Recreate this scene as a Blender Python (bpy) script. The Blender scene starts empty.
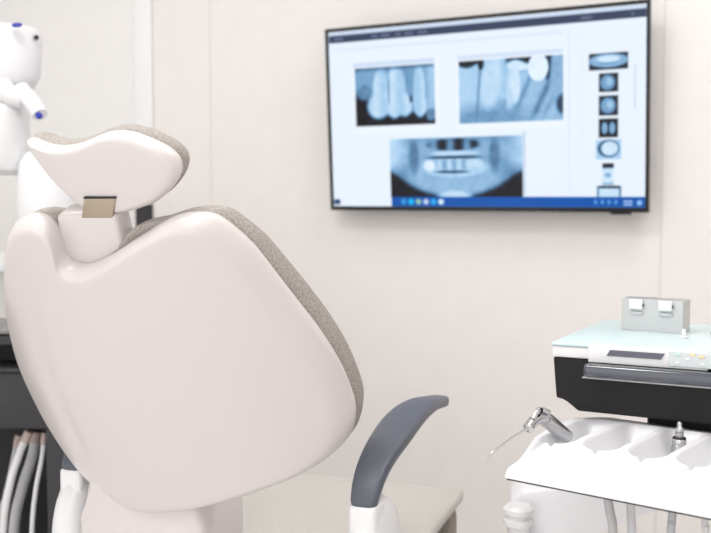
import bpy, bmesh, math, random
import numpy as np
from mathutils import Vector, Matrix
random.seed(7); np.random.seed(7)
PI = math.pi; R = math.radians
scene = bpy.context.scene
COL = scene.collection

# ------------------------------------------------ camera, world, lights, exposure
cam_d = bpy.data.cameras.new('camera'); cam = bpy.data.objects.new('camera', cam_d); COL.objects.link(cam)
cam.location = (0, 0, 1.15); cam.rotation_euler = (R(90 - 3.5), 0, 0)
cam_d.sensor_width = 36; cam_d.lens = 36 * 970 / 711; cam_d.clip_start = .02
cam_d.dof.use_dof = True; cam_d.dof.focus_distance = 1.38; cam_d.dof.aperture_fstop = 4.8
scene.camera = cam
world = bpy.data.worlds.new('world'); scene.world = world; world.use_nodes = True
bg = world.node_tree.nodes['Background']; bg.inputs[0].default_value = (.985, .99, 1.0, 1); bg.inputs[1].default_value = 1.85
scene.view_settings.view_transform = 'Standard'; scene.view_settings.look = 'None'
scene.view_settings.gamma = 1; scene.view_settings.use_curve_mapping = False
scene.view_settings.exposure = -0.24
CEIL = 2.7
def area_light(name, loc, sx, sy, power, col=(1, .99, .98), rot=(0, 0, 0)):
    l = bpy.data.lights.new(name, 'AREA'); l.shape = 'RECTANGLE'; l.size = sx; l.size_y = sy; l.energy = power; l.color = col
    o = bpy.data.objects.new(name, l); COL.objects.link(o); o.location = loc; o.rotation_euler = rot; return o
PANELS = [(-.60, 1.05), (.80, 1.55), (-.2, -.6), (-1.45, 2.25)]
POWER = [20, 10, 13, 3.2]  # last panel is unseen, added to brighten the left wall
for (x, y), w in zip(PANELS, POWER):
    area_light('ceiling_panel_light', (x, y, CEIL - .045), .58, .58, w)

# ------------------------------------------------ materials
def s2l(c):
    return tuple(((v / 255) / 12.92 if v / 255 <= .04045 else ((v / 255 + .055) / 1.055) ** 2.4) for v in c)
def mat(name, rgb, rough=.5, metal=0, spec=.5, noise=0, nscale=20, bump=0, bscale=200, trans=0, coat=0, alpha=1, emit=None, estr=0, sheen=0):
    m = bpy.data.materials.new(name); m.use_nodes = True; nt = m.node_tree; b = nt.nodes['Principled BSDF']
    c = s2l(rgb) + (1,)
    b.inputs['Base Color'].default_value = c; b.inputs['Roughness'].default_value = rough
    b.inputs['Metallic'].default_value = metal; b.inputs['Specular IOR Level'].default_value = spec
    b.inputs['Transmission Weight'].default_value = trans; b.inputs['Coat Weight'].default_value = coat
    b.inputs['Alpha'].default_value = alpha; b.inputs['Sheen Weight'].default_value = sheen
    if emit: b.inputs['Emission Color'].default_value = s2l(emit) + (1,); b.inputs['Emission Strength'].default_value = estr
    tc = nt.nodes.new('ShaderNodeTexCoord')
    if noise:
        n = nt.nodes.new('ShaderNodeTexNoise'); n.inputs['Scale'].default_value = nscale; n.inputs['Detail'].default_value = 4
        nt.links.new(tc.outputs['Object'], n.inputs['Vector'])
        r = nt.nodes.new('ShaderNodeValToRGB'); r.color_ramp.elements[0].position = .3; r.color_ramp.elements[1].position = .7
        r.color_ramp.elements[0].color = tuple(v * (1 - noise) for v in c[:3]) + (1,)
        r.color_ramp.elements[1].color = tuple(min(1, v * (1 + noise)) for v in c[:3]) + (1,)
        nt.links.new(n.outputs['Fac'], r.inputs['Fac']); nt.links.new(r.outputs['Color'], b.inputs['Base Color'])
    if bump:
        n2 = nt.nodes.new('ShaderNodeTexNoise'); n2.inputs['Scale'].default_value = bscale; n2.inputs['Detail'].default_value = 3
        nt.links.new(tc.outputs['Object'], n2.inputs['Vector'])
        bp = nt.nodes.new('ShaderNodeBump'); bp.inputs['Strength'].default_value = bump; bp.inputs['Distance'].default_value = .002
        nt.links.new(n2.outputs['Fac'], bp.inputs['Height']); nt.links.new(bp.outputs['Normal'], b.inputs['Normal'])
    return m
M = dict(
    wall=mat('wall_paper', (244, 240, 238), .85, noise=.012, nscale=14, bump=.05, bscale=90, spec=.2),
    wall2=mat('lit_left_wall', (246, 245, 244), .8, noise=.01, nscale=10, spec=.2),  # whiter copy of the wall colour, brighter light at the left painted in
    floor=mat('floor_vinyl', (228, 225, 221), .45, noise=.05, nscale=8),
    ceiling=mat('ceiling_board', (245, 243, 240), .9),
    trim=mat('white_trim', (251, 252, 254), .4),
    shell=mat('chair_shell_plastic', (222, 215, 214), .30, coat=.3, noise=.008, nscale=3),
    white=mat('white_plastic', (234, 234, 235), .3, coat=.2),
    brightwhite=mat('bright_white_plastic', (238, 238, 241), .35),
    fabric=mat('grey_chair_fabric', (174, 167, 162), .95, noise=.28, nscale=380, bump=1.0, bscale=420, spec=.1),
    seatfab=mat('pale_seat_fabric', (205, 201, 196), .85, noise=.08, nscale=300, bump=.5, bscale=350, spec=.2),
    legfab=mat('taupe_legrest_fabric', (150, 141, 132), .85, noise=.08, nscale=300),
    pad=mat('slate_armrest_rubber', (86, 90, 101), .42, noise=.03, nscale=60, spec=.45),
    tan=mat('brushed_bracket_steel', (184, 170, 152), .38, metal=.75),
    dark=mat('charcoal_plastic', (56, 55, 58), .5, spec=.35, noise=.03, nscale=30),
    darker=mat('dark_cavity_plastic', (18, 18, 20), .6),
    housing=mat('black_unit_plastic', (26, 24, 26), .5, spec=.3, noise=.03, nscale=30),
    gloss=mat('glossy_grey_handle', (70, 74, 84), .14, coat=1),
    black=mat('black_plastic', (14, 14, 16), .3),
    glass=mat('pale_blue_glass', (222, 243, 246), .22, spec=.5, alpha=.88),
    acrylic=mat('frosted_holder_metal', (214, 216, 216), .35, metal=.25, alpha=.82),
    acrylic2=mat('holder_side_metal', (206, 203, 198), .3, metal=.2, alpha=.75),
    chrome=mat('brushed_chrome', (200, 200, 202), .2, metal=1),
    steel=mat('satin_steel', (196, 196, 198), .3, metal=.9),
    hose=mat('pale_grey_hose', (196, 196, 198), .45),
    hosew=mat('white_hose', (226, 226, 228), .45),
    pink=mat('pinkish_connector', (196, 176, 170), .5),
    blue=mat('royal_blue_plastic', (24, 40, 160), .35),
    seam=mat('wall_seam_filler', (228, 220, 214), .9),
    lcd=mat('lcd_glass', (92, 94, 108), .2),
    panelgrey=mat('panel_key_grey', (214, 222, 224), .4),
    yellow=mat('yellow_key', (238, 226, 180), .4),
    green=mat('green_key', (204, 228, 220), .4),
    lamp=mat('lamp_diffuser', (255, 252, 248), .5, emit=(255, 251, 246), estr=2.0),
)

# ------------------------------------------------ mesh helpers
def obj(name, bm, m, parent=None, smooth=False, loc=None):
    me = bpy.data.meshes.new(name)
    bmesh.ops.recalc_face_normals(bm, faces=bm.faces)
    bm.to_mesh(me); bm.free()
    if smooth:
        for p in me.polygons: p.use_smooth = True
    o = bpy.data.objects.new(name, me); COL.objects.link(o)
    if m: me.materials.append(m)
    if parent: o.parent = parent
    if loc is not None: o.location = loc
    return o
def tag(o, label=None, cat=None, group=None, kind=None):
    if label: o['label'] = label
    if cat: o['category'] = cat
    if group: o['group'] = group
    if kind: o['kind'] = kind
    return o
def thing(name, label, cat, loc=(0, 0, 0), rotz=0, group=None):
    o = bpy.data.objects.new(name, None); COL.objects.link(o); o.location = loc; o.rotation_euler = (0, 0, rotz); o.empty_display_size = .1
    return tag(o, label, cat, group)
def struct(name, bm, m):
    o = obj(name, bm, m); o['kind'] = 'structure'; return o
def bx(bm, x0, x1, y0, y1, z0, z1, mtx=None):
    vs = [bm.verts.new((x, y, z)) for x in (x0, x1) for y in (y0, y1) for z in (z0, z1)]
    if mtx:
        for v in vs: v.co = mtx @ v.co
    for f in ((0, 1, 3, 2), (4, 6, 7, 5), (0, 4, 5, 1), (2, 3, 7, 6), (0, 2, 6, 4), (1, 5, 7, 3)): bm.faces.new([vs[i] for i in f])
    return vs
def rbox(x0, x1, y0, y1, z0, z1, r=.005, seg=3, mtx=None):
    bm = bmesh.new(); bx(bm, x0, x1, y0, y1, z0, z1)
    bmesh.ops.bevel(bm, geom=bm.edges[:], offset=r, segments=seg, affect='EDGES', profile=.5)
    if mtx: bmesh.ops.transform(bm, matrix=mtx, verts=bm.verts)
    return bm
def shade(o, ang=40):
    for p in o.data.polygons: p.use_smooth = True
    o.data.set_sharp_from_angle(angle=R(ang)); return o
def cyl(bm, p0, p1, r0, r1=None, seg=24, caps=True):
    if r1 is None: r1 = r0
    p0 = Vector(p0); p1 = Vector(p1); d = (p1 - p0).normalized()
    a = d.orthogonal().normalized(); b = d.cross(a)
    rings = []
    for p, r in ((p0, r0), (p1, r1)):
        rings.append([bm.verts.new(p + r * (math.cos(t) * a + math.sin(t) * b)) for t in [2 * PI * i / seg for i in range(seg)]])
    for i in range(seg):
        j = (i + 1) % seg; bm.faces.new((rings[0][i], rings[0][j], rings[1][j], rings[1][i]))
    if caps: bm.faces.new(rings[0][::-1]); bm.faces.new(rings[1])
def lathe(prof, p0, axis, seg=28):
    """profile [(distance along axis, radius)] turned about axis from p0"""
    bm = bmesh.new(); p0 = Vector(p0); d = Vector(axis).normalized(); a = d.orthogonal().normalized(); b = d.cross(a); prev = None
    for h, r in prof:
        r = max(r, 1e-5)
        ring = [bm.verts.new(p0 + d * h + r * (math.cos(t) * a + math.sin(t) * b)) for t in [2 * PI * i / seg for i in range(seg)]]
        if prev:
            for i in range(seg):
                j = (i + 1) % seg; bm.faces.new((prev[i], prev[j], ring[j], ring[i]))
        else: bm.faces.new(ring[::-1])
        prev = ring
    bm.faces.new(prev); return bm
def crom(pts, n=6, closed=False):
    pts = [Vector(p) for p in pts]; out = []; N = len(pts)
    rng = range(N) if closed else range(N - 1)
    for i in rng:
        g = (lambda k: pts[k % N]) if closed else (lambda k: pts[min(max(k, 0), N - 1)])
        p0, p1, p2, p3 = g(i - 1), g(i), g(i + 1), g(i + 2)
        for j in range(n):
            t = j / n
            out.append(.5 * ((2 * p1) + (p2 - p0) * t + (2 * p0 - 5 * p1 + 4 * p2 - p3) * t * t + (3 * p1 - p0 - 3 * p2 + p3) * t ** 3))
    if not closed: out.append(pts[-1])
    return out
def tube(pts, r, seg=12, n=6):
    bm = bmesh.new(); c = crom(pts, n); prev = None; a = None
    for i, p in enumerate(c):
        d = (c[min(i + 1, len(c) - 1)] - c[max(i - 1, 0)]).normalized()
        a = d.orthogonal().normalized() if a is None else (a - a.dot(d) * d).normalized()
        b = d.cross(a); rr = r(i / (len(c) - 1)) if callable(r) else r
        ring = [bm.verts.new(p + rr * (math.cos(t) * a + math.sin(t) * b)) for t in [2 * PI * k / seg for k in range(seg)]]
        if prev:
            for k in range(seg):
                j = (k + 1) % seg; bm.faces.new((prev[k], prev[j], ring[j], ring[k]))
        else: bm.faces.new(ring[::-1])
        prev = ring
    bm.faces.new(prev); return bm
def prism(poly, d0, d1, bev=0, seg=2, mtx=None):
    """polygon in local x-z extruded along y from d0 to d1"""
    bm = bmesh.new()
    a = [bm.verts.new((x, d0, z)) for x, z in poly]; b = [bm.verts.new((x, d1, z)) for x, z in poly]; n = len(poly)
    bm.faces.new(a); bm.faces.new(b[::-1])
    for i in range(n):
        j = (i + 1) % n; bm.faces.new((a[i], b[i], b[j], a[j]))
    if bev: bmesh.ops.bevel(bm, geom=bm.edges[:], offset=bev, segments=seg, affect='EDGES', profile=.5)
    if mtx: bmesh.ops.transform(bm, matrix=mtx, verts=bm.verts)
    return bm

# ------------------------------------------------ the room
WA = R(28.3)                                     # the television wall runs to the right towards the camera
wdir = Vector((math.cos(WA), -math.sin(WA), 0)); wnor = Vector((math.sin(WA), math.cos(WA), 0))   # wnor points into the wall
TVBL = Vector((-.0749, 3.0075, 1.1413)); TVW = Vector((.8452, -.4552, -.0052)); TVH = Vector((-.0167, -.0372, .5448))
W0 = Vector((TVBL.x, TVBL.y, 0)) + wnor * .075   # a point on the wall's face
FR = Matrix.Translation(W0) @ Matrix.Rotation(-WA, 4, 'Z')      # wall frame: x along the wall, y into it
def wallbox(name, x0, x1, y0, y1, z0, z1, m):
    bm = bmesh.new(); bx(bm, x0, x1, y0, y1, z0, z1, FR); return struct(name, bm, m)
def wall_x(px):                                  # where a view column meets the wall
    k = (px - 355.5) / 970
    # W0 + s*wdir : x = k*y
    return (k * W0.y - W0.x) / (wdir.x - k * wdir.y)
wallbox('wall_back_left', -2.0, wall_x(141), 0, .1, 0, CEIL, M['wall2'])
wallbox('wall_back', wall_x(141), 3.2, 0, .1, 0, CEIL, M['wall'])
wallbox('wall_left', -2.1, -2.0, -5.0, .1, 0, CEIL, M['wall'])
wallbox('wall_right_blocker', 3.2, 3.3, -5.0, .1, 0, CEIL, M['wall'])  # unseen, added to block world light from the open right side
wallbox('baseboard_back', -2.0, 3.2, -.012, 0, 0, .08, M['trim'])
wallbox('floor', -2.1, 3.2, -5.0, .1, -.1, 0, M['floor'])
wallbox('ceiling', -2.1, 3.2, -5.0, .1, CEIL, CEIL + .1, M['ceiling'])
s1, s2 = wall_x(212), wall_x(661)
wallbox('trim_1', s1 - .0015, s1 + .0015, -.0012, 0, .08, CEIL, M['seam'])
wallbox('trim_2', s2 - .0015, s2 + .0015, -.0012, 0, .08, CEIL, M['seam'])

# ceiling lamps
for i, (x, y) in enumerate(PANELS):
    t = thing('ceiling_lamp', 'square recessed ceiling light panel ' + ['above the dental chair', 'above the delivery unit', 'behind the viewer', 'added in the far left corner to brighten the wall'][i], 'ceiling light', (x, y, CEIL), 0, 'ceiling light panels')
    bm = bmesh.new(); bx(bm, -.31, .31, -.31, .31, -.02, 0)
    obj('frame', bm, M['trim'], t)
    bm = bmesh.new(); bx(bm, -.29, .29, -.29, .29, -.026, -.0205); obj('diffuser', bm, M['lamp'], t)

# ------------------------------------------------ white strip on the wall with a dark lower part
sx0, sx1 = wall_x(138.5), wall_x(155.5)
post = thing('wall_post', 'tall narrow white vertical post on the wall behind the headrest', 'post', tuple(W0 + wdir * ((sx0 + sx1) / 2)), -WA)
hw = (sx1 - sx0) / 2
o = obj('upper_sleeve', rbox(-hw, hw, -.012, -.001, 1.165, CEIL, .004), M['trim'], post); shade(o)
o = obj('lower_sleeve', rbox(-hw * 1.15, hw * .8, -.010, -.001, 0, 1.16, .004), M['dark'], post); shade(o); o['label'] = 'dark grey lower sleeve'

# ------------------------------------------------ television
n_out = TVW.cross(TVH).normalized()              # towards the room
if n_out.y > 0: n_out = -n_out
TX = TVW.normalized(); TY = (TVH - TVH.dot(TX) * TX).normalized(); TZ = TX.cross(TY)   # TZ out of the screen
tw, thh = TVW.length, TVH.length
tv = bpy.data.objects.new('television', None); COL.objects.link(tv)
tv.matrix_world = Matrix((( TX.x, TY.x, TZ.x, TVBL.x), (TX.y, TY.y, TZ.y, TVBL.y), (TX.z, TY.z, TZ.z, TVBL.z), (0, 0, 0, 1)))
tag(tv, 'black wall-mounted flat television showing dental x-ray images', 'television')
bm = bmesh.new()
def frame_ring(bm, w, h, l, r_, b, t, z0, z1):
    bx(bm, 0, l, 0, h, z0, z1); bx(bm, w - r_, w, 0, h, z0, z1); bx(bm, l, w - r_, 0, b, z0, z1); bx(bm, l, w - r_, h - t, h, z0, z1)
frame_ring(bm, tw, thh, .0105, .009, .0125, .0105, -.012, .003)
o = obj('bezel', bm, M['black'], tv)
o = obj('back_cover', rbox(.004, tw - .004, .004, thh - .004, -.035, -.012, .006), M['black'], tv); shade(o)
obj('mount_bracket', rbox(tw / 2 - .15, tw / 2 + .15, .12, .42, -.058, -.035, .004), M['dark'], tv)
obj('sensor_tab', rbox(tw - .10, tw - .045, -.006, .002, -.01, .002, .002), M['black'], tv)
# screen picture, computed and stored as a colour attribute on a fine grid
NX, NY = 640, 364
SX0, SX1, SY0, SY1 = .0105, tw - .009, .0125, thh - .0105
gx = np.linspace(SX0, SX1, NX); gy = np.linspace(SY0, SY1, NY)
U, V = np.meshgrid(gx / tw * 16, (1 - gy / thh) * 9.1)       # 16 x 9.1 layout units, V down
img = np.empty(U.shape + (3,)); img[:] = (232, 242, 254)
def sm(x, e): return np.clip(x / e + .5, 0, 1)
def rect(x0, x1, y0, y1, e=.05): return sm(U - x0, e) * sm(x1 - U, e) * sm(V - y0, e) * sm(y1 - V, e)
def put(mask, col):
    global img
    img = img * (1 - mask[..., None]) + np.asarray(col, float) * mask[..., None]
def ramp(d):
    xs = [0, .25, .5, .75, 1]
    cs = np.array([(20, 16, 20), (42, 66, 92), (104, 150, 190), (168, 206, 238), (228, 242, 255)], float)
    return np.stack([np.interp(d, xs, cs[:, k]) for k in range(3)], -1)
def vnoise(nx, ny, seed):
    rs = np.random.RandomState(seed); g = rs.rand(ny + 2, nx + 2)
    X = U / 16 * nx; Y = V / 9.1 * ny; xi = X.astype(int); yi = Y.astype(int); fx = X - xi; fy = Y - yi
    fx = fx * fx * (3 - 2 * fx); fy = fy * fy * (3 - 2 * fy); xi = np.clip(xi, 0, nx); yi = np.clip(yi, 0, ny)
    return (g[yi, xi] * (1 - fx) + g[yi, xi + 1] * fx) * (1 - fy) + (g[yi + 1, xi] * (1 - fx) + g[yi + 1, xi + 1] * fx) * fy
nz = vnoise(60, 34, 1); nz2 = vnoise(130, 74, 2)
def xray(x0, x1, y0, y1, fn, e=.06):
    a = (U - x0) / (x1 - x0); b = (V - y0) / (y1 - y0)
    d = np.clip(fn(a, b) + (nz - .5) * .06 + (nz2 - .5) * .04, 0, 1); m = rect(x0, x1, y0, y1, e)
    put(m, ramp(d))
def blob(a, b, cx, cy, rx, ry, s=.25):
    q = np.sqrt(((a - cx) / rx) ** 2 + ((b - cy) / ry) ** 2); return np.clip((1 - q) / s + .5, 0, 1)
def mx(d, mask, v): return d * (1 - mask) + v * mask
# window chrome
put(rect(.2, 15.9, .2, .36), (206, 222, 242)); put(rect(.2, 15.85, .36, .72, .06), (52, 64, 92))
for x, w in ((.5, .5), (2.6, .35), (3.1, .5), (3.9, .3), (4.4, .45), (5.1, .5), (13.0, .5), (15.2, .12)): put(rect(x, x + w, .48, .60, .06) * .5, (150, 160, 190))
put(rect(1.5, 6.2, 1.7, 5.25, .1), (238, 246, 255)); put(rect(1.5, 5.95, 1.78, 1.98, .08), (206, 220, 244))
put(rect(7.05, 12.3, 1.75, 5.25, .1), (238, 246, 255)); put(rect(7.1, 12.2, 1.78, 1.98, .08), (210, 224, 246))
put(rect(10.33, 10.40, 5.4, 8.35, .05), (176, 196, 224)); put(rect(12.45, 12.49, 1.0, 8.35, .04) * .6, (196, 212, 236))
put(rect(15.35, 15.40, 2.7, 4.6, .05) * .7, (176, 190, 220)); put(rect(13.0, 13.04, 1.0, 8.3, .04) * .3, (196, 212, 236))
put(rect(.5, 12.2, 1.0, 1.15, .08) * .35, (205, 214, 232))
def f1(a, b):
    d = .5 - .15 * (a < .1) + 0 * a
    d = mx(d, sm(b - (.43 + .12 * a - .0 * a), .08) * sm(.30 - a, .1), .02)
    d = mx(d, sm(b - .80, .08), .03)
    d = mx(d, blob(a, b, .12, .25, .16, .28, .5), .55)
    d = mx(d, blob(a, b, .12, .42, .10, .12, .5), .45)
    for cx, cy, rx, ry in ((.33, .40, .10, .38), (.30, .66, .15, .22), (.52, .40, .12, .40), (.50, .68, .10, .20), (.62, .66, .10, .20), (.81, .42, .075, .42), (.82, .68, .08, .19)):
        d = mx(d, blob(a, b, cx, cy, rx, ry, .38), .80 + .06 * np.sin(a * 30))
    d = mx(d, blob(a, b, .43, .4, .012, .25, .6), .5); d = mx(d, blob(a, b, .705, .55, .02, .08, .6), .12); d = mx(d, blob(a, b, .71, .3, .03, .25, .6), .55)
    d = mx(d, sm(a - .9, .08) * sm(.75 - b, .1), .72); d = mx(d, blob(a, b, .95, .85, .06, .1, .4), .45)
    d = mx(d, sm(.05 - b, .04) * .6, .3)
    return d
xray(1.62, 5.93, 2.05, 4.9, f1)
def f2(a, b):
    d = .78 - .12 * a + 0 * b
    d = mx(d, sm(b - (.80 - .1 * np.sin(a * 5)), .25) * sm(.65 - a, .3), .52)
    s = a - .25 * (.5 - b)
    for cx, w, v in ((.205, .012, .45), (.47, .02, .55), (.60, .03, .5), (.80, .035, .42), (.90, .02, .55)):
        d = mx(d, np.exp(-((a + (b - .3) * (.05 if cx < .4 else .28) - cx - .1 * (cx > .4)) / w) ** 2) * sm(.95 - b, .2), v)
    for cx, w in ((.33, .10), (.53, .05)): d = mx(d, blob(a + (b - .3) * .08, b, cx, .38, w, .4, .4) * .8, .86)
    d = mx(d, blob(a, b, .60, .12, .12, .08, .3), .95); d = mx(d, blob(a, b, .555, .4, .045, .3, .4), .9)
    top = sm(.07 + .04 * np.sin(a * 20) - b, .05) * (1 - blob(a, b, .35, .05, .12, .2, .4))
    d = mx(d, top * sm(.8 - a, .1), .05)
    d = mx(d, blob(a, b, .22, .05, .03, .1, .5), .03)
    d = mx(d, blob(a, b, .86, .10, .05, .25, .4), .08)
    d = mx(d, blob(a, b, .95, .3, .07, .5, .5), .62)
    d = mx(d, blob(a, b, .77, .17, .095, .21, .12), 1.0)
    d = mx(d, blob(a, b, .99, .75, .05, .15, .6), .25)
    return d
xray(7.18, 12.2, 2.06, 4.95, f2)
def f3(a, b):
    d = .52 + .1 * np.sin(b * 7) + 0 * a
    d = mx(d, sm(.10 - a, .12) * sm(.5 - b, .2), .8); d = mx(d, sm(a - .93, .1) * sm(.5 - b, .2), .75)
    jaw = .55 + 1.05 * (.25 - (a - .5) ** 2) * 1.6
    d = mx(d, sm(b - jaw, .10) * sm(b - .55, .15), .04)
    d = mx(d, blob(a, b, .5, .62, .36, .34, .35), .66)
    d = mx(d, blob(a, b, .5, .50, .24, .16, .25), .78)
    d = mx(d, blob(a, b, .5, .12, .19, .10, .4) * (.6 + .4 * np.sin(a * 50)), .06)
    d = mx(d, blob(a, b, .5, .26, .18, .035, .4), .85)
    d = mx(d, blob(a, b, .5, .33, .21, .025, .5), .22)
    d = mx(d, blob(a, b, .48, .57, .13, .03, .5), .32); d = mx(d, blob(a, b, .5, .45, .17, .09, .4), .7 + .12 * np.sin(a * 85))
    d = mx(d, blob(a, b, .31, .46, .045, .09, .4), .98); d = mx(d, blob(a, b, .65, .44, .06, .07, .5), .86)
    d = mx(d, blob(a, b, .5, .97, .12, .08, .5), .85)
    d = mx(d, blob(a, b, .19, .30, .04, .28, .7), .42); d = mx(d, blob(a, b, .80, .30, .04, .28, .7), .42)
    return d
xray(3.46, 10.28, 5.58, 8.45, f3)
def f4(a, b):
    d = .1 + 0 * a; d = mx(d, blob(a, b, .5, .45, .52, .42, .25), .62); d = mx(d, blob(a, b, .5, .35, .3, .2, .3), .9); d = mx(d, blob(a, b, .5, .62, .25, .05, .5), .5)
    return d
xray(13.37, 15.07, 2.13, 2.84, f4)
def fs(c, v):
    def f(a, b):
        d = .08 + 0 * a; d = mx(d, blob(a, b, c, .5, .4, .42, .4), v); d = mx(d, blob(a, b, c + .08, .45, .16, .2, .5), v + .15); return d
    return f
xray(13.81, 14.65, 3.0, 3.80, fs(.45, .55)); xray(13.81, 14.65, 3.97, 4.83, fs(.48, .55))
def f7(a, b):
    d = .06 + 0 * a; d = mx(d, blob(a, b, .3, .5, .16, .32, .5), .6); d = mx(d, blob(a, b, .7, .5, .16, .32, .5), .6); return d
xray(13.81, 14.65, 4.97, 5.79, f7)
def f8(a, b):
    d = .75 + 0 * a; d = mx(d, blob(a, b, .5, .45, .44, .46, .15), .35); d = mx(d, blob(a, b, .55, .45, .33, .36, .2), .92); return d
xray(13.68, 14.79, 5.89, 6.75, f8)
def f9(a, b):
    d = .9 + 0 * a; d = mx(d, sm(.22 - b, .1), .1); d = mx(d, blob(a, b, .5, .55, .3, .12, .6), .6); d = mx(d, sm(b - .9, .1), .6); return d
xray(13.97, 14.47, 6.93, 7.89, f9)
def f10(a, b):
    d = .9 + 0 * a; d = mx(d, sm(.22 - b, .15), .08); d = mx(d, sm(.08 - a, .05) + sm(a - .92, .05), .4); return d
xray(13.73, 14.8, 7.93, 8.42, f10)
put(rect(3.48, 15.85, 8.42, 8.90, .04), (10, 84, 172)); put(rect(.2, .55, 8.55, 8.8, .08), (30, 60, 110))
for i, c in enumerate(((60, 150, 220), (0, 190, 240), (150, 190, 180), (190, 205, 240), (40, 170, 240), (210, 235, 245))):
    put(blob(U, V, 4.15 + .4 * i, 8.66, .15, .14, .4), c)
for x in (13.6, 13.9, 14.2, 14.5): put(rect(x, x + .14, 8.55, 8.75, .06), (90, 150, 220))
put(rect(14.9, 15.3, 8.58, 8.66, .05) + rect(14.9, 15.3, 8.72, 8.80, .05), (170, 200, 240)); put(blob(U, V, 15.6, 8.68, .12, .12, .4), (140, 190, 240))
img = np.clip(img, 0, 255) / 255
lin = np.where(img <= .04045, img / 12.92, ((img + .055) / 1.055) ** 2.4)
GX, GY = np.meshgrid(gx, gy)
co = np.stack([GX, GY, np.zeros_like(GX)], -1).reshape(-1, 3)
idx = np.arange(NX * NY).reshape(NY, NX)
fc = np.stack([idx[:-1, :-1], idx[:-1, 1:], idx[1:, 1:], idx[1:, :-1]], -1).reshape(-1, 4)
me = bpy.data.meshes.new('screen'); me.vertices.add(len(co)); me.vertices.foreach_set('co', co.ravel())
me.loops.add(fc.size); me.loops.foreach_set('vertex_index', fc.ravel().astype(np.int32)); me.polygons.add(len(fc))
me.polygons.foreach_set('loop_start', (np.arange(len(fc)) * 4).astype(np.int32)); me.polygons.foreach_set('loop_total', np.full(len(fc), 4, np.int32))
me.update(calc_edges=True)
ca = me.color_attributes.new('picture', 'FLOAT_COLOR', 'POINT')
ca.data.foreach_set('color', np.concatenate([lin, np.ones(lin.shape[:2] + (1,))], -1).astype(np.float32).ravel())
ms = bpy.data.materials.new('lit_screen'); ms.use_nodes = True; nt = ms.node_tree; b = nt.nodes['Principled BSDF']
at = nt.nodes.new('ShaderNodeAttribute'); at.attribute_name = 'picture'
nt.links.new(at.outputs['Color'], b.inputs['Emission Color']); b.inputs['Emission Strength'].default_value = 1.2
b.inputs['Base Color'].default_value = (.004, .004, .004, 1); b.inputs['Roughness'].default_value = .3; b.inputs['Specular IOR Level'].default_value = .2
me.materials.append(ms)
scr = bpy.data.objects.new('screen', me); COL.objects.link(scr); scr.parent = tv; scr.location = (0, 0, .0)
scr['label'] = 'lit screen with dental x-ray pictures'

# ------------------------------------------------ dental chair
TH = R(19)
d = Vector((math.sin(TH), math.cos(TH), 0)); Rt = Vector((math.cos(TH), -math.sin(TH), 0)); Zv = Vector((0, 0, 1))
CH = Vector((.10, 1.55, 0))
def local_frame(C, phi):
    Uv = math.cos(phi) * Zv - math.sin(phi) * d; F = math.cos(phi) * d + math.sin(phi) * Zv
    return Matrix(((Rt.x, Uv.x, F.x, C.x), (Rt.y, Uv.y, F.y, C.y), (Rt.z, Uv.z, F.z, C.z), (0, 0, 0, 1)))   # x across, y up the back, z to the front
seat_base = CH + 0 * d
chair = thing('dental_chair', 'large white-shelled dental chair with grey fabric upholstery seen from behind', 'dental chair', (-.1, 1.75, 0), 0)
CHI = Matrix.Translation(Vector((.1, -1.75, 0)))
def part(name, bm, m, smooth=True, ang=40, parent=None, mtx=None):
    if mtx: bmesh.ops.transform(bm, matrix=mtx, verts=bm.verts)
    bmesh.ops.transform(bm, matrix=CHI, verts=bm.verts)
    o = obj(name, bm, m, parent or chair)
    if smooth: shade(o, ang)
    return o
def lens(outline, rings, k, vfun=None, cen=None, front_flat=True):
    """closed body built of scaled copies of one outline; rings = [(scale, depth)], from front centre to back centre"""
    bm = bmesh.new(); N = len(outline)
    c = cen or (sum(p[0] for p in outline) / N, sum(p[1] for p in outline) / N); prev = None; first = None
    for s, g in rings:
        ring = []
        for (u, v) in outline:
            uu = c[0] + (u - c[0]) * s; vv = c[1] + (v - c[1]) * s
            if vfun: uu, vv, gg = vfun(uu, vv, g, s)
            else: gg = g
            ring.append((uu, vv, gg + k * uu * uu))
        if s == 0:
            v0 = bm.verts.new(ring[0])
            for i in range(N):
                bm.faces.new((prev[i], prev[(i + 1) % N], v0)) if prev else None
            if not prev: first = v0
            prev = None; last0 = True; continue
        rv = [bm.verts.new(p) for p in ring]
        if prev:
            for i in range(N):
                j = (i + 1) % N; bm.faces.new((prev[i], prev[j], rv[j], rv[i]))
        elif first:
            for i in range(N): bm.faces.new((first, rv[(i + 1) % N], rv[i]))
            first = None
        prev = rv
    return bm
def smooth_outline(pts, n=4, it=3):
    c = [(p.x, p.y) for p in crom([(a, b, 0) for a, b in pts], n, True)]
    for _ in range(it):
        N = len(c); c = [((c[i - 1][0] + 2 * c[i][0] + c[(i + 1) % N][0]) / 4, (c[i - 1][1] + 2 * c[i][1] + c[(i + 1) % N][1]) / 4) for i in range(N)]
    return c
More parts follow.
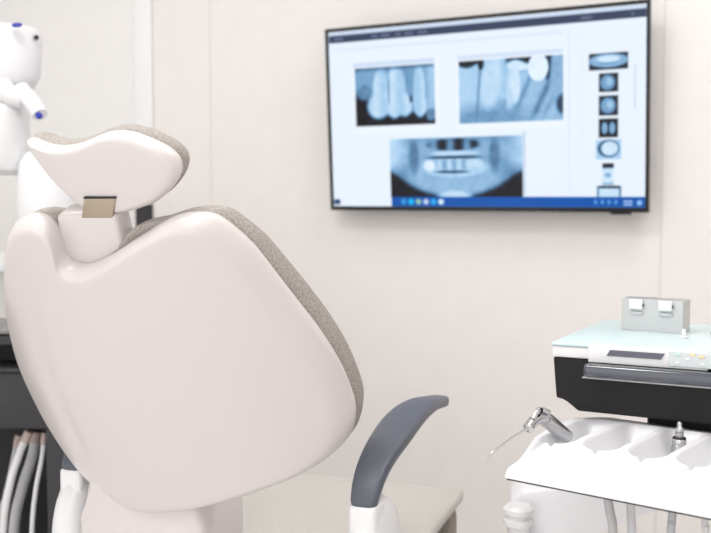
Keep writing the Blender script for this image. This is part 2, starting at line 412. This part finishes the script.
BACK = [(-0.0275, 0.1827), (0.0133, 0.1992), (0.0476, 0.2189), (0.0784, 0.2338), (0.1001, 0.2441), (0.12, 0.2496), (0.1402, 0.2481), (0.1568, 0.2426), (0.1703, 0.2281), (0.1915, 0.1922), (0.2057, 0.1538), (0.2193, 0.1156), (0.234, 0.0741), (0.2481, 0.0327), (0.2622, -0.0217), (0.2688, -0.0644), (0.2720, -0.1029), (0.2672, -0.1312), (0.2597, -0.1529), (0.2404, -0.1724), (0.216, -0.1871), (0.1877, -0.198), (0.1476, -0.208), (0.1067, -0.22), (0.067, -0.2306), (0.0334, -0.2389), (-0.0117, -0.2499), (-0.0616, -0.2625), (-0.0977, -0.2611), (-0.133, -0.2548), (-0.1666, -0.2481), (-0.1937, -0.2374), (-0.2164, -0.2254), (-0.2509, -0.1961), (-0.2816, -0.1655), (-0.3055, -0.1269), (-0.3228, -0.0785), (-0.3021, -0.0122), (-0.2655, 0.0634), (-0.2267, 0.1244), (-0.1904, 0.1788), (-0.1616, 0.2155), (-0.1302, 0.2409), (-0.0958, 0.254), (-0.0682, 0.2499), (-0.0611, 0.2238), (-0.063, 0.1963), (-0.0516, 0.1852)]
BF = local_frame(Vector((-.3026, 1.35, .9077)), R(27))
BACK = [(u + .006 * min(max((-u - .12) / .12, 0), 1), v + .007 * min(max((-v - .12) / .1, 0), 1)) for u, v in BACK]
ol = smooth_outline(BACK)
KB = 1.35
shell_rings = [(.955, .012), (.985, .013), (.997, .011), (1.001, .006), (1.001, .0), (.995, -.006), (.982, -.0125), (.965, -.0175), (.948, -.0205)] + [(s, -.0215 - .004 * (1 - s)) for s in [.93 - .035 * i for i in range(25)] + [.03, 0]]
def sfun(u, v, g, s):
    uc = -.165 + 1.9 * max(v, 0) ** 1.9 + .15 * max(-v - .05, 0)
    gr = .0022 * math.exp(-((u - uc) / .019) ** 2) if s < .95 else 0
    return u, v, g + gr
part('back_shell', lens(ol, shell_rings, KB, sfun, cen=(-.085, -.03)), M['shell'], ang=70, mtx=BF)
def cfun(u, v, g, s):
    top = min(max((v - .10) / .12, 0), 1); e = max(g - .012, 0)
    return u, v - top * e * .30 + .016 * math.exp(-((u - .05) / .035) ** 2) * min(max((v - .15) / .03, 0), 1) - .009 * min(max((-v - .12) / .05, 0), 1) * min(max(u / .1, 0), 1), g
cush_rings = [(0, .062), (.4, .066), (.7, .07), (.88, .072), (.95, .069), (.985, .06), (1.0, .047), (1.003, .034), (.998, .022), (.985, .014), (.95, .012), (.9, .015)]
back_cushion = part('back_cushion', lens(ol, cush_rings, KB, cfun, cen=(-.085, -.03)), M['fabric'], ang=70, mtx=BF)
back_cushion['label'] = 'grey fabric back cushion'
# neck block and headrest
NB = Matrix(((1, 0, 0, 0), (0, 0, 1, 0), (0, 1, 0, 0), (0, 0, 0, 1)))
part('neck_block', prism([(-.095, .10), (.022, .10), (.029, .253), (-.061, .253)], .014, .052, .007, 4, NB), M['shell'], mtx=BF)

HEAD = [(-0.111, 0.0426), (-0.108, 0.0275), (-0.0968, 0.01), (-0.0858, -0.0077), (-0.0674, -0.0281), (-0.0497, -0.0444), (-0.027, -0.0537), (0.0076, -0.0555), (0.0388, -0.0498), (0.0651, -0.0412), (0.0861, -0.0261), (0.0996, -0.0096), (0.1038, 0.0062), (0.0971, 0.0215), (0.081, 0.0349), (0.0542, 0.0488), (0.0308, 0.0528), (0.0089, 0.0498), (-0.0208, 0.0397), (-0.0499, 0.0341), (-0.0755, 0.034), (-0.0979, 0.0392)]
HF = local_frame(Vector((-.3189, 1.24, 1.1947)), R(25))
hl = smooth_outline(HEAD, 6, 4)
hr = [(.93, .009), (.975, .010), (.995, .008), (1.0, .003), (.998, -.002), (.985, -.006), (.955, -.0095), (.91, -.0125), (.85, -.0135), (.7, -.014), (.45, -.014), (.2, -.0145), (0, -.0145)]
HFN = local_frame(Vector((-.3189, 1.24, 1.1947)), R(25)) @ NB
part('headrest_bracket', prism([(-.0435, -.058), (-.030, -.0295), (.016, -.0295), (.003, -.058)], -.0165, -.006, .0012, 2), M['tan'], mtx=HFN)['label'] = 'bare metal headrest bracket'
part('headrest_slot', prism([(-.031, -.0297), (-.0305, -.0275), (.0175, -.0275), (.0165, -.0297)], -.0172, -.006, .0003, 1), M['darker'], mtx=HFN)
part('headrest_shell', lens(hl, hr, 1.0, cen=(0, 0)), M['shell'], ang=70, mtx=HF)
hc = [(0, .030), (.5, .034), (.8, .036), (.92, .035), (.98, .031), (1.0, .025), (1.01, .018), (1.0, .012), (.95, .009), (.9, .011)]
part('headrest_cushion', lens(hl, hc, 1.0, cen=(0, 0)), M['fabric'], ang=70, mtx=HF)['label'] = 'grey fabric headrest cushion'
# seat, leg rest
GF = Matrix(((Rt.x, d.x, 0, 0), (Rt.y, d.y, 0, 0), (0, 0, 1, 0), (0, 0, 0, 1)))     # chair ground frame: x right, y forward
SR = Vector((.233, 2.07, .542)); SL = GF.inverted() @ SR                             # seat's front right corner in the chair frame
x1, yF = SL.x, SL.y
def pillow(x0, x1, y0, y1, z0, z1, crown=.015, r=.03, nx=24, ny=24):
    bm = bmesh.new(); bx(bm, x0, x1, y0, y1, z0, z1)
    bmesh.ops.subdivide_edges(bm, edges=bm.edges[:], cuts=nx, use_grid_fill=True)
    cx, cy, cz = (x0 + x1) / 2, (y0 + y1) / 2, (z0 + z1) / 2; hx, hy, hz = (x1 - x0) / 2, (y1 - y0) / 2, (z1 - z0) / 2
    for v in bm.verts:
        p = [v.co.x - cx, v.co.y - cy, v.co.z - cz]; q = [max(-h + r, min(h - r, a)) for a, h in zip(p, (hx, hy, hz))]
        dd = Vector([a - b for a, b in zip(p, q)])
        if dd.length > 1e-6:
            dd = dd.normalized() * r
            v.co = Vector((cx + q[0], cy + q[1], cz + q[2])) + dd
        if p[2] > 0: v.co.z += crown * (1 - (p[0] / hx) ** 2) * (1 - (p[1] / hy) ** 2)
    return bm
seatc = part('seat_cushion', pillow(x1 - .52, x1 + .006, yF - .58, yF, .515, .545, .022, .014), M['seatfab'], ang=80, mtx=GF)
seatc['label'] = 'pale grey upholstered seat cushion'
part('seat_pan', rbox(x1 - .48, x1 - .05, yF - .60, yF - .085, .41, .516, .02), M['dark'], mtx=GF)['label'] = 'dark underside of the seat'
part('leg_rest', pillow(x1 - .50, x1 - .01, yF - .078, yF + .004, .12, .513, .0, .02, 12), M['legfab'], ang=80, mtx=GF)['label'] = 'taupe padded leg rest hanging from the seat front'
# armrests: pad, post and flared support, the left one half hidden
A0 = GF.inverted() @ Vector((.009, 1.35, 0))
prof = [(-.004, .738 - .012), (.012, .752), (.038, .774), (.075, .790), (.124, .8024), (.18, .814), (.24, .820), (.31, .819), (.38, .810), (.44, .801)]
widths = [.036, .043, .048, .054, .061, .064, .062, .055, .045, .034]
def arm_pad(xc, dy=0):
    pts = crom([(0, s * 1.06, z) for s, z in prof], 5); N = len(pts); wd = crom([(w, 0, 0) for w in widths], 5)
    bm = bmesh.new(); prev = None
    for i, p in enumerate(pts):
        t = (pts[min(i + 1, N - 1)] - pts[max(i - 1, 0)]).normalized(); nrm = Vector((0, -t.z, t.y)); w = wd[i].x / 2; h = .0105
        sh = Vector((xc, A0.y + dy, 0)); ring = []
        e = .35 if i in (0, N - 1) else (.8 if i in (1, N - 2) else 1)
        for k in range(20):
            a = 2 * PI * k / 20; ca, sa = math.cos(a), math.sin(a)
            sx = math.copysign(abs(ca) ** .45, ca) * w * (1 if e == 1 else .6 + .4 * e); sz = math.copysign(abs(sa) ** .55, sa) * h * e
            ring.append(bm.verts.new(p + sh + Vector((sx, 0, 0)) + nrm * (sz - h)))
        if prev:
            for k in range(20): bm.faces.new((prev[k], prev[(k + 1) % 20], ring[(k + 1) % 20], ring[k]))
        else: bm.faces.new(ring[::-1])
        prev = ring
    bm.faces.new(prev); return bm
for side, xc, dy in (('right', A0.x, 0), ('left', A0.x - .508, .03)):
    ap = part('armrest_pad', arm_pad(xc, dy), M['pad'], ang=50, mtx=GF); ap['label'] = 'slate grey curved armrest pad'
    sup = part('armrest_support', lathe([(-.03, .02), (-.028, .06), (-.02, .082), (0, .092), (.02, .082), (.028, .06), (.03, .02)], (0, 0, 0), (1, 0, 0), 40), M['white'], ang=80,
               mtx=GF @ Matrix.Translation((xc, A0.y + dy + .055, .617)) @ Matrix.Diagonal((1.0, .95, 1.25, 1)))
    part('armrest_post', rbox(xc - .021, xc + .021, A0.y + dy - .002, A0.y + dy + .045, .62, .728, .008, 3), M['white'], mtx=GF)
    part('armrest_arm', rbox(xc - .03 * (1 if side == 'right' else -0.2) - .01, xc + .02, A0.y + .03, A0.y + .40, .44, .52, .02, 3), M['white'], mtx=GF)
# lower back cover, pedestal and foot
LB = GF.inverted() @ Vector((-.322, 1.51, 0))
part('lower_back_cover', prism([(LB.x - .104, .30), (LB.x - .108, .66), (LB.x - .095, .745), (LB.x + .09, .735), (LB.x + .108, .66), (LB.x + .102, .30)], LB.y - .035, LB.y + .12, .018, 4), M['shell'], mtx=GF)
part('pedestal', rbox(LB.x - .10, LB.x + .10, LB.y + .10, LB.y + .45, .05, .42, .03, 4), M['white'], mtx=GF)
part('foot_plate', rbox(LB.x - .22, LB.x + .22, LB.y - .08, LB.y + .75, .0, .055, .02, 3), M['white'], mtx=GF)

# ------------------------------------------------ delivery unit: housing with glass top
UA = R(28); E0 = Vector((.2934, 1.43, .9279))
UF = Matrix.Translation(Vector((E0.x, E0.y, 0))) @ Matrix.Rotation(-UA, 4, 'Z')
unit = thing('delivery_unit', 'black and white dental delivery unit with pale blue glass top and control panel', 'dental unit', (E0.x, E0.y, 0), -UA)
z0 = E0.z
def up(name, bm, m, ang=40, parent=None, label=None):
    o = obj(name, bm, m, parent or unit); shade(o, ang)
    if label: o['label'] = label
    return o
UW = .52; UD = .33
up('housing', prism([(0.0, z0), (.0053, z0 - .061), (.0234, z0 - .0615), (.0371, z0 - .0775), (UW - .04, z0 - .0795), (UW - .02, z0 - .061), (UW, z0)], 0, UD, .003), M['housing'], ang=20, label='charcoal black housing')
up('top_body', rbox(-.002, UW + .002, -.001, UD, z0 + .0005, z0 + .0175, .003), M['white'])
up('glass_top', rbox(-.003, UW + .003, -.003, UD + .002, z0 + .018, z0 + .0225, .0015), M['glass'], label='pale blue glass top')
# control panel: leaning front face
cp = up('control_panel', prism([(.055, z0 - .002), (.055, z0 + .0245), (.22, z0 + .0245), (.22, z0 - .002)], -.012, .004, .002), M['white'])
up('display', prism([(.082, z0 + .0095), (.087, z0 + .0182), (.163, z0 + .0182), (.158, z0 + .0095)], -.0135, -.0115), M['lcd'], parent=cp, label='dark grey display window')
up('key_field', rbox(.168, .29, -.0133, -.0115, z0 + .001, z0 + .0225, .0008, 1), M['panelgrey'], parent=cp)
for i, (x, z, mm) in enumerate(((.180, .018, 'green'), (.180, .007, 'white'), (.193, .013, 'white'), (.200, .019, 'yellow'), (.212, .017, 'yellow'), (.212, .006, 'white'), (.228, .018, 'white'), (.228, .007, 'green'), (.244, .013, 'white'), (.26, .018, 'yellow'), (.26, .007, 'white'))):
    up('key', rbox(x - .0035, x + .0035, -.0142, -.0132, z0 + z - .0022, z0 + z + .0022, .0006, 1), M[mm], parent=cp)
hb = up('handle_bar', rbox(.052, .44, -.030, -.0005, z0 - .0215, z0 - .0025, .006, 4), M['gloss'], label='glossy grey grab handle')
bm = bmesh.new(); bx(bm, .055, .437, -.0305, -.029, z0 - .0222, z0 - .0185)
up('handle_edge', rbox(.0505, .4405, -.026, -.004, z0 - .0235, z0 - .0215, .0008, 1), M['hose'], parent=hb)
bm.free()
up('column', rbox(.1175, .33, .10, .42, .702, z0 - .0797, .006), M['black'], label='black support column')

# holder with rolls on the glass
zg = z0 + .0228
HO = thing('roll_holder', 'open-fronted translucent metal holder with two white roll clips on the glass top', 'holder', tuple(UF @ Vector((.106, .187, zg))), -R(34))
hw_, hh_, hd_ = .0515, .050, .04
bm = bmesh.new(); bx(bm, -hw_ + .004, hw_ - .004, 0, .0015, 0, hh_)
obj('front_plate', bm, M['acrylic'], HO)
bm = bmesh.new(); bx(bm, hw_ - .004, hw_ - .0025, .0, hd_, 0, hh_); obj('side_plate', bm, M['acrylic2'], HO)
bm = bmesh.new(); bx(bm, -hw_ + .0025, -hw_ + .004, .0, hd_, 0, hh_); obj('side_plate', bm, M['acrylic2'], HO)
bm = bmesh.new(); bx(bm, -hw_ + .003, hw_ - .003, 0, hd_, hh_, hh_ + .0018); obj('top_plate', bm, M['steel'], HO)
for x in (-.025, .022):
    c = obj('roll_clip', rbox(x - .011, x + .011, -.008, -.0005, hh_ - .015, hh_ + .001, .0025, 3), M['brightwhite'], HO); shade(c)
    s = obj('slot_tab', rbox(x - .010, x + .010, -.003, -.0003, hh_ - .024, hh_ - .018, .0008, 1), M['steel'], HO)
    bm = bmesh.new(); cyl(bm, (x + .011, -.004, hh_ - .008), (x + .0122, -.004, hh_ - .008), .0022, seg=12); obj('screw', bm, M['darker'], c)
pg = obj('glass_peg', lathe([(0, .006), (.002, .006), (.003, .003), (.012, .003), (.014, .002)], (0, 0, 0), (0, 0, 1), 20), M['white']); shade(pg)
pg.location = UF @ Vector((.164, .135, zg)); tag(pg, 'small white peg standing on the glass beside the roll holder', 'peg')
kb = obj('round_dish', lathe([(0, .018), (.003, .021), (.006, .021), (.006, .018), (.003, .016)], (0, 0, 0), (0, 0, 1), 32), M['hose']); shade(kb)
kb.location = UF @ Vector((.215, .19, zg)); tag(kb, 'small round grey dish on the glass top at the right picture edge', 'dish')

# ------------------------------------------------ instrument tray (a carved white board)
TA = R(38.5); T0 = Vector((.1956, 1.25, .7963)); TM = Matrix.Translation(T0) @ Matrix.Rotation(-TA, 4, 'Z')
tray = thing('instrument_tray', 'white moulded instrument tray with a row of scooped slots below the black unit', 'tray', tuple(T0), -TA)
L = .40; D = .29; nx, ny = 330, 190
SLOT0, PITCH = .036, .0622
def ss(x): x = min(max(x, 0), 1); return x * x * (3 - 2 * x)
def hgt(x, y):
    base = .018 + .028 * ss((y + .0) / .085)
    base -= .010 * ss((y - .20) / .09)
    # slots
    k = (x - SLOT0) / PITCH; i = round(k); i = max(i, 0); f = abs(k - i) * PITCH
    half = .0165 * ss((y - .052) / .028) + .004
    dep = .031 * ss((y - .055) / .03) * ss((.235 - y) / .03)
    m = ss((half + .007 - f) / .013)
    # narrow mouth in front
    mouth = ss((.006 - f) / .006) * ss((y - .025) / .02) * ss((.075 - y) / .02) * .008
    wave = .0035 * math.cos(2 * PI * k) * ss(1 - abs(y - .045) / .05)
    return base - dep * m - mouth + wave
bm = bmesh.new(); g = [[None] * (ny + 1) for _ in range(nx + 1)]; lo = [[None] * (ny + 1) for _ in range(nx + 1)]
def xmin(y): return .0 + .006 * (1 - ss(y / .01)) + .09 * 0 
def edge_in(y):   # left side sweeps back
    return -.018 * ss((y - .03) / .16) 
for i in range(nx + 1):
    for j in range(ny + 1):
        y = D * (j / ny); a = i / nx; xl = edge_in(y); x = xl + (L - xl) * a
        # rounded border
        ex = min((x - xl) / .006, 1); ey = min(y / .006, 1); eb = min((D - y) / .02, 1)
        q = (1 - (1 - ex) ** 2) ** .5 * (1 - (1 - ey) ** 2) ** .5 * (1 - (1 - eb) ** 2) ** .5
        sideslope = ss((x - xl) / .045)
        z = .004 + (hgt(x, y) - .004) * q * (.85 + .15 * sideslope)
        g[i][j] = bm.verts.new((x, y, z)); lo[i][j] = (x, y)
for i in range(nx):
    for j in range(ny): bm.faces.new((g[i][j], g[i + 1][j], g[i + 1][j + 1], g[i][j + 1]))
border = [(i, 0) for i in range(nx)] + [(nx, j) for j in range(ny)] + [(i, ny) for i in range(nx, 0, -1)] + [(0, j) for j in range(ny, 0, -1)]
bl = [bm.verts.new((lo[i][j][0], lo[i][j][1], .0)) for i, j in border]
for k in range(len(border)):
    k2 = (k + 1) % len(border); a, b_ = border[k], border[k2]
    bm.faces.new((g[a[0]][a[1]], bl[k], bl[k2], g[b_[0]][b_[1]]))
bm.faces.new(bl)
o = obj('tray_board', bm, M['brightwhite'], tray); shade(o, 60)
up2 = lambda name, bm, m, par=tray: shade(obj(name, bm, m, par))
o = up2('base_strip', rbox(.002, L, .001, D - .01, -.0025, -.0002, .0006, 1), M['dark']); o['label'] = 'thin dark edge strip under the board'

# air-water syringe in the first slot
def PT(px, py, Z):
    x = (px - 355.5) / 970; y = -(py - 266.5) / 970; p = R(3.5)
    f = Vector((x, math.cos(p) + y * math.sin(p), -math.sin(p) + y * math.cos(p))); return Vector((0, 0, 1.15)) + f * (Z / f.y)
syr = thing('water_syringe', 'metal three-way dental syringe with thin angled tip resting in the first tray slot', 'dental syringe', (.24, 1.33, .83), 0)
SI = Matrix.Translation((-.24, -1.33, -.827))
def sp(name, bm, m, par=None, ang=45):
    bmesh.ops.transform(bm, matrix=SI, verts=bm.verts); return shade(obj(name, bm, m, par or syr), ang)
pA, pB = PT(568, 439.5, 1.338), PT(545, 421, 1.30)
h = sp('handle', lathe([(0, .0075), (.004, .0095), (.02, .0100), ((pB - pA).length - .006, .0105), ((pB - pA).length, .0085)], pA, pB - pA), M['steel'])
pC = PT(528, 430, 1.275); pT = PT(537, 413, 1.29)
sp('valve_head', tube([pB + (pB - pA) * .0, PT(540, 420, 1.295), PT(533, 424, 1.285), pC], lambda t: .0085 - .0015 * t, 16), M['chrome'])
sp('collar', lathe([(0, .005), (.0015, .0072), (.006, .0072), (.008, .005)], PT(530.5, 428, 1.279), pC - PT(533, 424, 1.285)), M['chrome'])
sp('button', tube([PT(533, 421, 1.28), PT(538, 413, 1.285), PT(543, 412, 1.29), PT(549, 415, 1.295)], .0035, 10), M['chrome'])
sp('button', lathe([(0, .004), (.006, .004), (.007, .003)], PT(540, 415, 1.287), (0, 0, 1)), M['darker'])
noz = sp('nozzle', tube([pC, PT(514, 439, 1.265), PT(500, 449, 1.255), PT(492, 455, 1.25), PT(489.5, 460, 1.248), PT(488.5, 466, 1.247)], lambda t: .0021 - .0010 * t, 12), M['chrome']); noz['label'] = 'thin metal nozzle with bent end'
# motor connector standing in the fourth slot
mc = thing('motor_connector', 'short chrome handpiece connector standing upright in a tray slot before the black column', 'connector', tuple(PT(679, 453, 1.30)), 0)
sc = 1.30 / 970
shade(obj('sleeve', lathe([(0, 7 * sc), (1 * sc, 7.4 * sc), (8 * sc, 7.4 * sc), (8.4 * sc, 7.0 * sc), (14 * sc, 7.0 * sc), (15 * sc, 6.2 * sc)], (0, 0, 0), (0, 0, 1)), M['chrome'], mc))
shade(obj('tip', lathe([(15 * sc, 4.2 * sc), (16.5 * sc, 4.2 * sc), (17 * sc, 3.2 * sc), (18 * sc, 4.4 * sc), (21 * sc, 4.4 * sc), (21.5 * sc, 3.4 * sc), (22.5 * sc, 4.3 * sc), (26 * sc, 4.0 * sc), (27 * sc, 2.6 * sc), (31 * sc, 2.4 * sc), (32 * sc, 1.6 * sc)], (0, 0, 0), (0, 0, 1)), M['steel'], mc))
shade(obj('grip_ring', lathe([(14.8 * sc, 6.3 * sc), (15.5 * sc, 6.8 * sc), (16.2 * sc, 6.3 * sc)], (0, 0, 0), (0, 0, 1)), M['darker'], mc))
# hoses under the tray
hs = [((606, 497), (610, 512), (613, 533), (612, 600), 4.6, 1.30, 'hose', 'grey hose hanging below the tray, leftmost and slightly slanted'),
      ((631, 500), (631, 515), (632, 533), (634, 600), 4.4, 1.32, 'hosew', 'straight pale hose below the tray, second from its left end'),
      ((673, 512), (672, 520), (671, 533), (668, 600), 4.2, 1.28, 'hose', 'grey hose below the tray, third from its left end'),
      ((705, 518), (705, 525), (706, 533), (709, 600), 3.6, 1.26, 'hosew', 'pale hose below the tray at the right picture edge')]
for a, b_, c, e_, r_, Z, m_, lab in hs:
    a = (a[0], a[1] - 7)
    o = obj('tray_hose', tube([PT(*a, Z), PT(*b_, Z), PT(*c, Z), PT(*e_, Z + .02), PT(e_[0] + 4, 760, Z + .10)], r_ * Z / 970, 14), M[m_]); shade(o)
    tag(o, lab, 'hose', 'hoses below the instrument tray')

# arm of the tray, blurred behind it
arm = thing('unit_support_arm', 'broad white support arm with a ribbed knob, low behind the instrument tray', 'support arm', (.34, 1.68, 0), -R(10))
o = obj('arm_body', prism([(-.07, .38), (-.07, .625), (-.045, .652), (.30, .70), (.34, .70), (.34, .665), (.17, .622), (.066, .585), (.05, .38)], 0, .14, .010, 3), M['brightwhite'], arm); shade(o)
o = obj('arm_foot', rbox(-.13, .15, -.06, .22, 0, .38, .02, 3), M['brightwhite'], arm); shade(o)
kn = obj('knob', lathe([(0, .02), (.006, .026), (.014, .026), (.017, .021), (.022, .021), (.025, .026), (.034, .026), (.038, .020), (.05, .018), (.09, .018)], (0, 0, 0), (0, 0, -1), 32), M['white'], arm); shade(kn)
kn.location = (-.052, -.035, .635)

# ------------------------------------------------ left: assistant cabinet with hoses
cab = thing('assistant_cabinet', 'charcoal cabinet with an open bay of suction hoses at the left edge behind the chair', 'cabinet', (-.60, 1.97, 0), 0)
z = .90
def cp_(name, bm, m, label=None, parent=None):
    o = obj(name, bm, m, parent or cab); shade(o)
    if label: o['label'] = label
    return o
cp_('top_panel', rbox(-.5, .0, 0, .22, z - .010, z, .004), mat('grey_cabinet_top', (128, 126, 127), .5), 'grey metal top')
cp_('upper_rail', rbox(-.5, .0, .004, .22, z - .032, z - .0122, .002), M['dark'])
cp_('slot_recess', rbox(-.5, -.0, .10, .22, z - .079, z - .0322, .001, 1), M['darker'], 'black recessed slot')
cp_('slot_ledge', rbox(-.5, .0, -.006, .22, z - .088, z - .0792, .003), M['dark'])
cp_('fascia', rbox(-.5, .0, 0, .22, z - .205, z - .0882, .003), M['dark'])
cp_('side_post', rbox(-.037, .0, .0, .22, 0, z - .2052, .002), M['dark'])
cp_('back_panel', rbox(-.5, -.0372, .18, .22, .0, z - .2052, .001, 1), M['darker'])
cp_('bay_floor', rbox(-.5, -.0372, 0.0, .1798, .0, .12, .001, 1), M['dark'])
for dx in (-.075, -.095): cp_('slot_hook', rbox(dx - .006, dx + .006, .02, .1, z - .07, z - .045, .002), M['dark'])
hl_ = [((27, 436), (20, 452), (10, 485), (3, 533), 4.0, 1.95, 'hosew', 'white suction hose in the cabinet bay, leftmost and curving furthest left'),
       ((36, 436), (33, 455), (22, 490), (14, 533), 5.6, 2.02, 'hose', 'thick grey suction hose in the cabinet bay, middle of three'),
       ((44, 438), (42, 458), (36, 490), (32, 533), 2.6, 1.96, 'hosew', 'thin grey-white tube in the cabinet bay, nearest the side post'),
       ((18, 440), (14, 460), (5, 500), (-6, 533), 3.4, 2.03, 'hose', 'grey tube in the cabinet bay partly behind the leftmost white hose')]
for a, b_, c, e_, r_, Z, m_, lab in hl_:
    Z += .06; r = r_ * Z / 970
    root = thing('suction_hose', lab, 'hose', tuple(PT(*a, Z)), 0, 'suction hoses in the cabinet bay'); inv = Matrix.Translation(-PT(*a, Z))
    bm = tube([PT(*a, Z), PT(*b_, Z), PT(*c, Z), PT(*e_, Z), PT(e_[0] - 3, 640, Z + .02)], r, 14); bmesh.ops.transform(bm, matrix=inv, verts=bm.verts)
    shade(obj('tube', bm, M[m_], root))
    bm = lathe([(-.012, r * .9), (-.01, r * 1.15), (.012, r * 1.15), (.014, r)], (0, 0, 0), PT(*b_, Z) - PT(*a, Z)); shade(obj('connector', bm, M['pink'], root))

# white counter unit behind
ctr = thing('white_counter', 'pale low counter behind the charcoal cabinet at the left edge', 'counter', (-.95, 2.75, 0), 0)
o = obj('worktop', rbox(-.55, .12, -.15, .45, .975, 1.003, .004), M['trim'], ctr); shade(o)
o = obj('body', rbox(-.54, .11, -.13, .44, 0, .9745, .004), mat('pale_counter_laminate', (226, 226, 218), .5), ctr); shade(o)

# ------------------------------------------------ left: blurred jointed apparatus
GZ = 2.30; gs = GZ / 970
app = thing('jointed_apparatus', 'blurred white jointed dental apparatus with blue caps at the left picture edge', 'dental equipment', (-.78, 2.38, 0), 0)
GI = Matrix.Translation((.78, -2.38, 0))
def gp(name, bm, m, label=None, parent=None, ang=50):
    bmesh.ops.transform(bm, matrix=GI, verts=bm.verts); o = obj(name, bm, m, parent or app); shade(o, ang)
    if label: o['label'] = label
    return o
hc_ = PT(-5, 22, GZ)
head = gp('head', lathe([(0, .05), (.004, .075), (.02, .086), (.07, .085), (.12, .080), (.145, .066), (.158, .04)], hc_ + Vector((0, .06, .0)), (0, 0, -1), 40), M['brightwhite'])
p = PT(36.5, 37.5, GZ + .03); gp('screw', lathe([(-.004, .005), (0, .0062), (.004, .0055)], p, (.3, -1, 0), 16), M['black'], 'black screw', head)
p = PT(17, 25, GZ - .03); gp('blue_ring', lathe([(-.003, .010), (0, .0125), (.003, .010)], p, (0, -.5, 1), 24), M['blue'], 'blue ring', head)
gp('joint_neck', tube([PT(0, 84, GZ), PT(10, 95, GZ), PT(24, 98, GZ)], .026, 18), M['white'])
gp('elbow', tube([PT(20, 90, GZ), PT(28, 98, GZ - .01), PT(36, 108, GZ - .02), PT(40, 115, GZ - .03)], lambda t: .022 - .004 * t, 20), M['brightwhite'])
p = PT(39, 115.5, GZ - .055); gp('blue_cap', lathe([(-.006, .006), (0, .0085), (.003, .006)], p, (.4, -1, .25), 16), M['blue'], 'blue cap')
gp('drum', lathe([(0, .07), (.006, .094), (.02, .1), (.14, .1), (.16, .094), (.17, .07)], PT(-14, 104, GZ + .05), (.0, 0, -1), 40), M['white'])
gp('column_head', lathe([(0, .02), (.006, .045), (.03, .062), (.10, .07), (.16, .072), (.162, .0715), (.19, .072), (.30, .07)], PT(46, 150, GZ + .02), (0, 0, -1), 40), M['brightwhite'])
gp('column', lathe([(0, .055), (.7, .055), (.86, .06)], PT(46, 150, GZ + .02) - Vector((0, 0, .295)), (0, 0, -1), 32), M['white'])
zc = (PT(46, 150, GZ + .02)).z - 1.155
c0 = PT(46, 150, GZ + .02)
gp('foot', lathe([(0, .055), (.02, .10), (.04, .11), (max(zc, .02) + .04, .11)], (c0.x, c0.y, zc + .04), (0, 0, -1), 40), M['white'])
